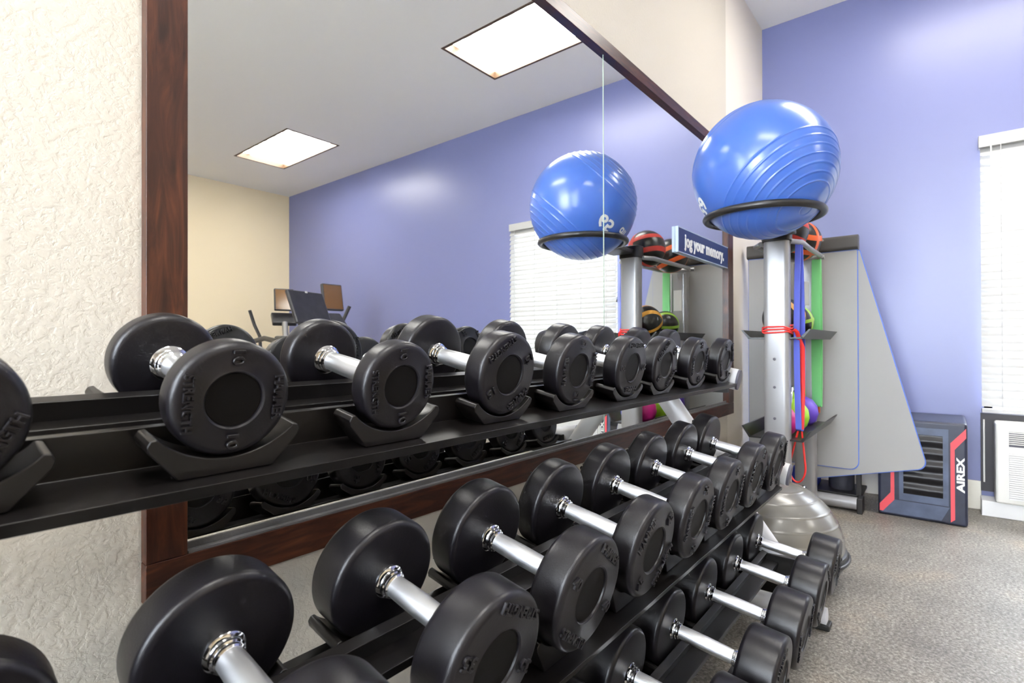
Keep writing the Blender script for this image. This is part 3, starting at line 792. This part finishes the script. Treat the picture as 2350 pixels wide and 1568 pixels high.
face_poly([fy(.04, .03), fy(.72, .03), fy(.81, .17), fy(.19, .17)], .0025, 'base_flap', M['box_light'])
face_poly([fy(.02, .04), fy(.02, .11), fy(.15, .24), fy(.155, .92), fy(.195, .92), fy(.195, .17), fy(.06, .04)], .003, 'red_stripe', M['box_red'])
face_poly([fy(.82, .03), fy(.865, .06), fy(.865, .74), fy(.985, .86), fy(.985, .95), fy(.82, .80)], .003, 'red_stripe', M['box_red'])
pr_ = MB()
v_, f_ = text_geo('40', .03, .02, 0.)
pr_.raw([V(px0, *fy(.085 - v.y * .085, .66 + v.x * .13)) + Vector((-.002 - (.002 if v.z > 0 else 0), 0, 0)) for v in v_], f_)
v_, f_ = text_geo('AIREX', .04, .02, 0.)
pr_.raw([V(px0, *fy(.925 - v.y * .085, .50 + v.x * .34)) + Vector((-.002 - (.002 if v.z > 0 else 0), 0, 0)) for v in v_], f_)
part(pr_.build('printed_lettering', M['white_ink'], None, None), pb)

# ------------------------------------------------------------------ wall air conditioner under the window
ac = thing('air_conditioner', 'off-white packaged wall air conditioner under the blind on the blue wall', 'air conditioner', V(4.0, -.75, -FL))
ay0, ay1 = -1.28, -.208
part(MB().box(V(XB - .03, ay0 - .06, -.855), V(XB, ay1 + .055, -.408)).build('wall_sleeve', M['ac_dark'], None, None), ac)
part(MB().box(V(XB - .17, ay0, -.885), V(XB - .03, ay1, -.440)).build('casing', M['ac'], None, None, bev=.012, segs=3), ac)
g1 = MB(); gy0, gy1 = ay0 + .06, ay1 - .055
for k in range(7): z = -.492 - k * .0105; g1.box(V(XB - .178, gy0, z), V(XB - .168, gy1, z + .005))
part(g1.build('outlet_grille', M['ac'], None, None), ac)
part(MB().box(V(XB - .1715, gy0, -.568), V(XB - .1695, gy1, -.486)).build('outlet_recess', M['plug'], None, None), ac)
g2 = MB()
for k in range(22): z = -.855 + k * .0115; g2.box(V(XB - .180, gy0, z), V(XB - .168, gy1, z + .0085))
part(g2.build('intake_grille', M['ac_white'], None, None), ac)
part(MB().box(V(XB - .14, ay0 + .01, -FL), V(XB - .002, ay1 + .058, -.886)).build('plinth', M['ac_white'], None, None, bev=.004), ac)
part(MB().tube([V(XB - .045, -.166, -.44), V(XB - .045, -.166, -.80)], .004, 8).build('power_cord', M['ac'], None, 50), ac)

# ------------------------------------------------------------------ cardio machines seen in the mirror
def B(mb, lo, hi): return mb.box(V(*lo), V(*hi))
tx, ty = 2.63, -2.56
tm = thing('treadmill', 'grey treadmill with a large console screen, seen in the mirror before the far wall', 'treadmill', V(tx, ty - .9, -FL))
part(B(MB(), (tx - .30, ty - 1.95, -FL + .03), (tx + .30, ty + .10, -FL + .17)).build('deck', M['machine'], None, None, bev=.015), tm)
part(B(MB(), (tx - .24, ty - 1.92, -FL + .171), (tx + .24, ty - .15, -FL + .176)).build('running_belt', M['belt'], None, None), tm)
part(B(MB(), (tx - .31, ty - .12, -FL + .17), (tx + .31, ty + .12, -FL + .33)).build('motor_hood', M['machine'], None, None, bev=.03), tm)
for s in (-1, 1):
    part(MB().tube([V(tx + s * .30, ty + .02, -FL + .15), V(tx + s * .29, ty - .06, .02)], .034, 14, ry=.026).build('upright', M['machine_silver'], None, 50), tm)
    part(MB().tube([V(tx + s * .29, ty - .06, .03), V(tx + s * .29, ty - .30, .06), V(tx + s * .29, ty - .62, .02)], .022, 14).build('handrail', M['machine'], None, 50), tm)
part(B(MB(), (tx - .29, ty - .13, .0), (tx + .29, ty + .01, .08)).build('console_base', M['machine'], None, None, bev=.02), tm)
part(MB().tube([V(tx, ty - .04, .07), V(tx, ty - .01, .26)], .022, 14).build('console_stem', M['machine_silver'], None, 50), tm)
E_ = Matrix.Translation(V(tx, ty - .02, .345)) @ Matrix.Rotation(d2r(-18), 4, 'Z') @ Matrix.Rotation(d2r(22), 4, 'X')
cs = MB().box((-.215, -.020, -.155), (.215, .016, .155), E_)
part(cs.build('console', M['machine'], None, None, bev=.012), tm)
part(MB().box((-.20, -.0225, -.14), (.20, -.0203, .14), E_).build('console_screen', M['screen'], None, None), tm)
part(MB().box((-.012, .016, .135), (.012, .022, .150), E_).build('camera_window', M['white_ink'], None, None), tm)

def elliptical(x, y, zs, yaw, label, swing):
    t = thing('elliptical_trainer', label, 'elliptical trainer', V(x, y, -FL), 'elliptical trainers by the far wall')
    T = Matrix.Translation(V(x, y, -FL)) @ Matrix.Rotation(yaw, 4, 'Z')
    def q(a, b, c): return T @ Vector((a, b, c))
    part(MB().box((-.10, -.75, 0), (.10, .55, .07), T).box((-.24, .45, 0), (.24, .55, .06), T).box((-.24, -.75, 0), (.24, -.66, .06), T).build('base_frame', M['machine'], None, None, bev=.01), t)
    part(MB().lathe([(0, -.08), (.25, -.08), (.28, -.05), (.28, .05), (.25, .08), (0, .08)], lambda a, b, s: q(s, .22 + a, .36 + b), 40).build('flywheel_cover', M['machine'], None, 40), t)
    part(MB().tube([q(0, .22, .45), q(0, .30, .95), q(0, .22, zs - .28)], .035, 14).build('column', M['machine_silver'], None, 50), t)
    S_ = T @ Matrix.Translation((0, .17, zs)) @ Matrix.Rotation(d2r(10), 4, 'X')
    part(MB().box((-.115, -.022, -.14), (.115, .020, .14), S_).build('console', M['machine'], None, None, bev=.012), t)
    part(MB().box((-.10, -.0245, -.12), (.10, -.0222, .12), S_).build('console_screen', M['screen'], None, None), t)
    part(MB().box((-.10, .0202, -.125), (.10, .0235, .125), S_).build('console_back', M['screen'], None, None), t, 'amber tinted console back')
    S2 = T @ Matrix.Translation((0, .15, zs - .24)) @ Matrix.Rotation(d2r(48), 4, 'X')
    part(MB().box((-.14, -.03, -.10), (.14, .03, .10), S2).build('control_panel', M['machine'], None, None, bev=.015), t)
    for s in (-1, 1):
        sw = swing * s
        part(MB().tube([q(s * .23, .10, .50), q(s * .25, .02 + sw, 1.02), q(s * .30, -.04 + sw * 1.2, 1.16), q(s * .36, .03 + sw * 1.5, 1.34)], .020, 12).build('swing_arm', M['machine'], None, 50), t)
        part(MB().box((s * .20 - .07, -.55 + sw, .22), (s * .20 + .07, -.20 + sw, .26), T).build('foot_plate', M['machine'], None, None, bev=.01), t)
        part(MB().tube([q(s * .20, -.62, .10), q(s * .20, -.35 + sw, .21), q(s * .20, .18, .40)], .018, 10).build('drive_arm', M['machine_silver'], None, 50), t)
elliptical(3.55, -4.90, 1.47, d2r(18), 'elliptical trainer with amber screen left of the treadmill console in the mirror', .06)
elliptical(3.24, -3.36, 1.40, d2r(0), 'elliptical trainer with amber screen right of the treadmill console in the mirror', -.06)

# ------------------------------------------------------------------ daylight, camera, view
wd = bpy.data.worlds.new('daylight'); SC.world = wd; wd.use_nodes = True
bg = wd.node_tree.nodes['Background']; bg.inputs[0].default_value = (.82, .90, 1., 1); bg.inputs[1].default_value = 19.0

cam = bpy.data.cameras.new('camera'); co = bpy.data.objects.new('camera', cam); COL.objects.link(co)
cam.sensor_width = 36.; cam.lens = 1214. / 2350. * 36.; cam.clip_start = .02
Rc = ((.634, -.773, -.002), (.002, .005, -1.), (.773, .634, .005))
yaw, pitch, roll = d2r(39.3718), d2r(-.285), d2r(-.1394)
def rm(yaw, p, r):
    X = Vector((math.sin(yaw), 0, math.cos(yaw))); Y = Vector((-math.cos(yaw), 0, math.sin(yaw))); Z = Vector((0, -1, 0))
    m0 = Matrix((X, Y, Z)).transposed()
    P_ = Matrix(((1, 0, 0), (0, math.cos(p), -math.sin(p)), (0, math.sin(p), math.cos(p))))
    Q_ = Matrix(((math.cos(r), -math.sin(r), 0), (math.sin(r), math.cos(r), 0), (0, 0, 1)))
    return Q_ @ P_ @ m0
W = rm(yaw, pitch, roll)
right, down, fwd = Vector(W[0]), Vector(W[1]), Vector(W[2])
m3 = Matrix((right, -down, -fwd)).transposed()
co.matrix_world = Matrix.Translation(V(0, 0, 0)) @ m3.to_4x4()
cam.dof.use_dof = True; cam.dof.focus_distance = 1.15; cam.dof.aperture_fstop = 7.
SC.camera = co
SC.cycles.use_denoising = True
SC.cycles.sample_clamp_indirect = 8.
SC.cycles.max_bounces = 7; SC.cycles.diffuse_bounces = 3; SC.cycles.glossy_bounces = 4
SC.cycles.use_adaptive_sampling = True; SC.cycles.adaptive_threshold = .06
SC.view_settings.view_transform = 'Standard'; SC.view_settings.look = 'None'; SC.view_settings.gamma = 1.
SC.view_settings.use_curve_mapping = False
SC.view_settings.exposure = .90
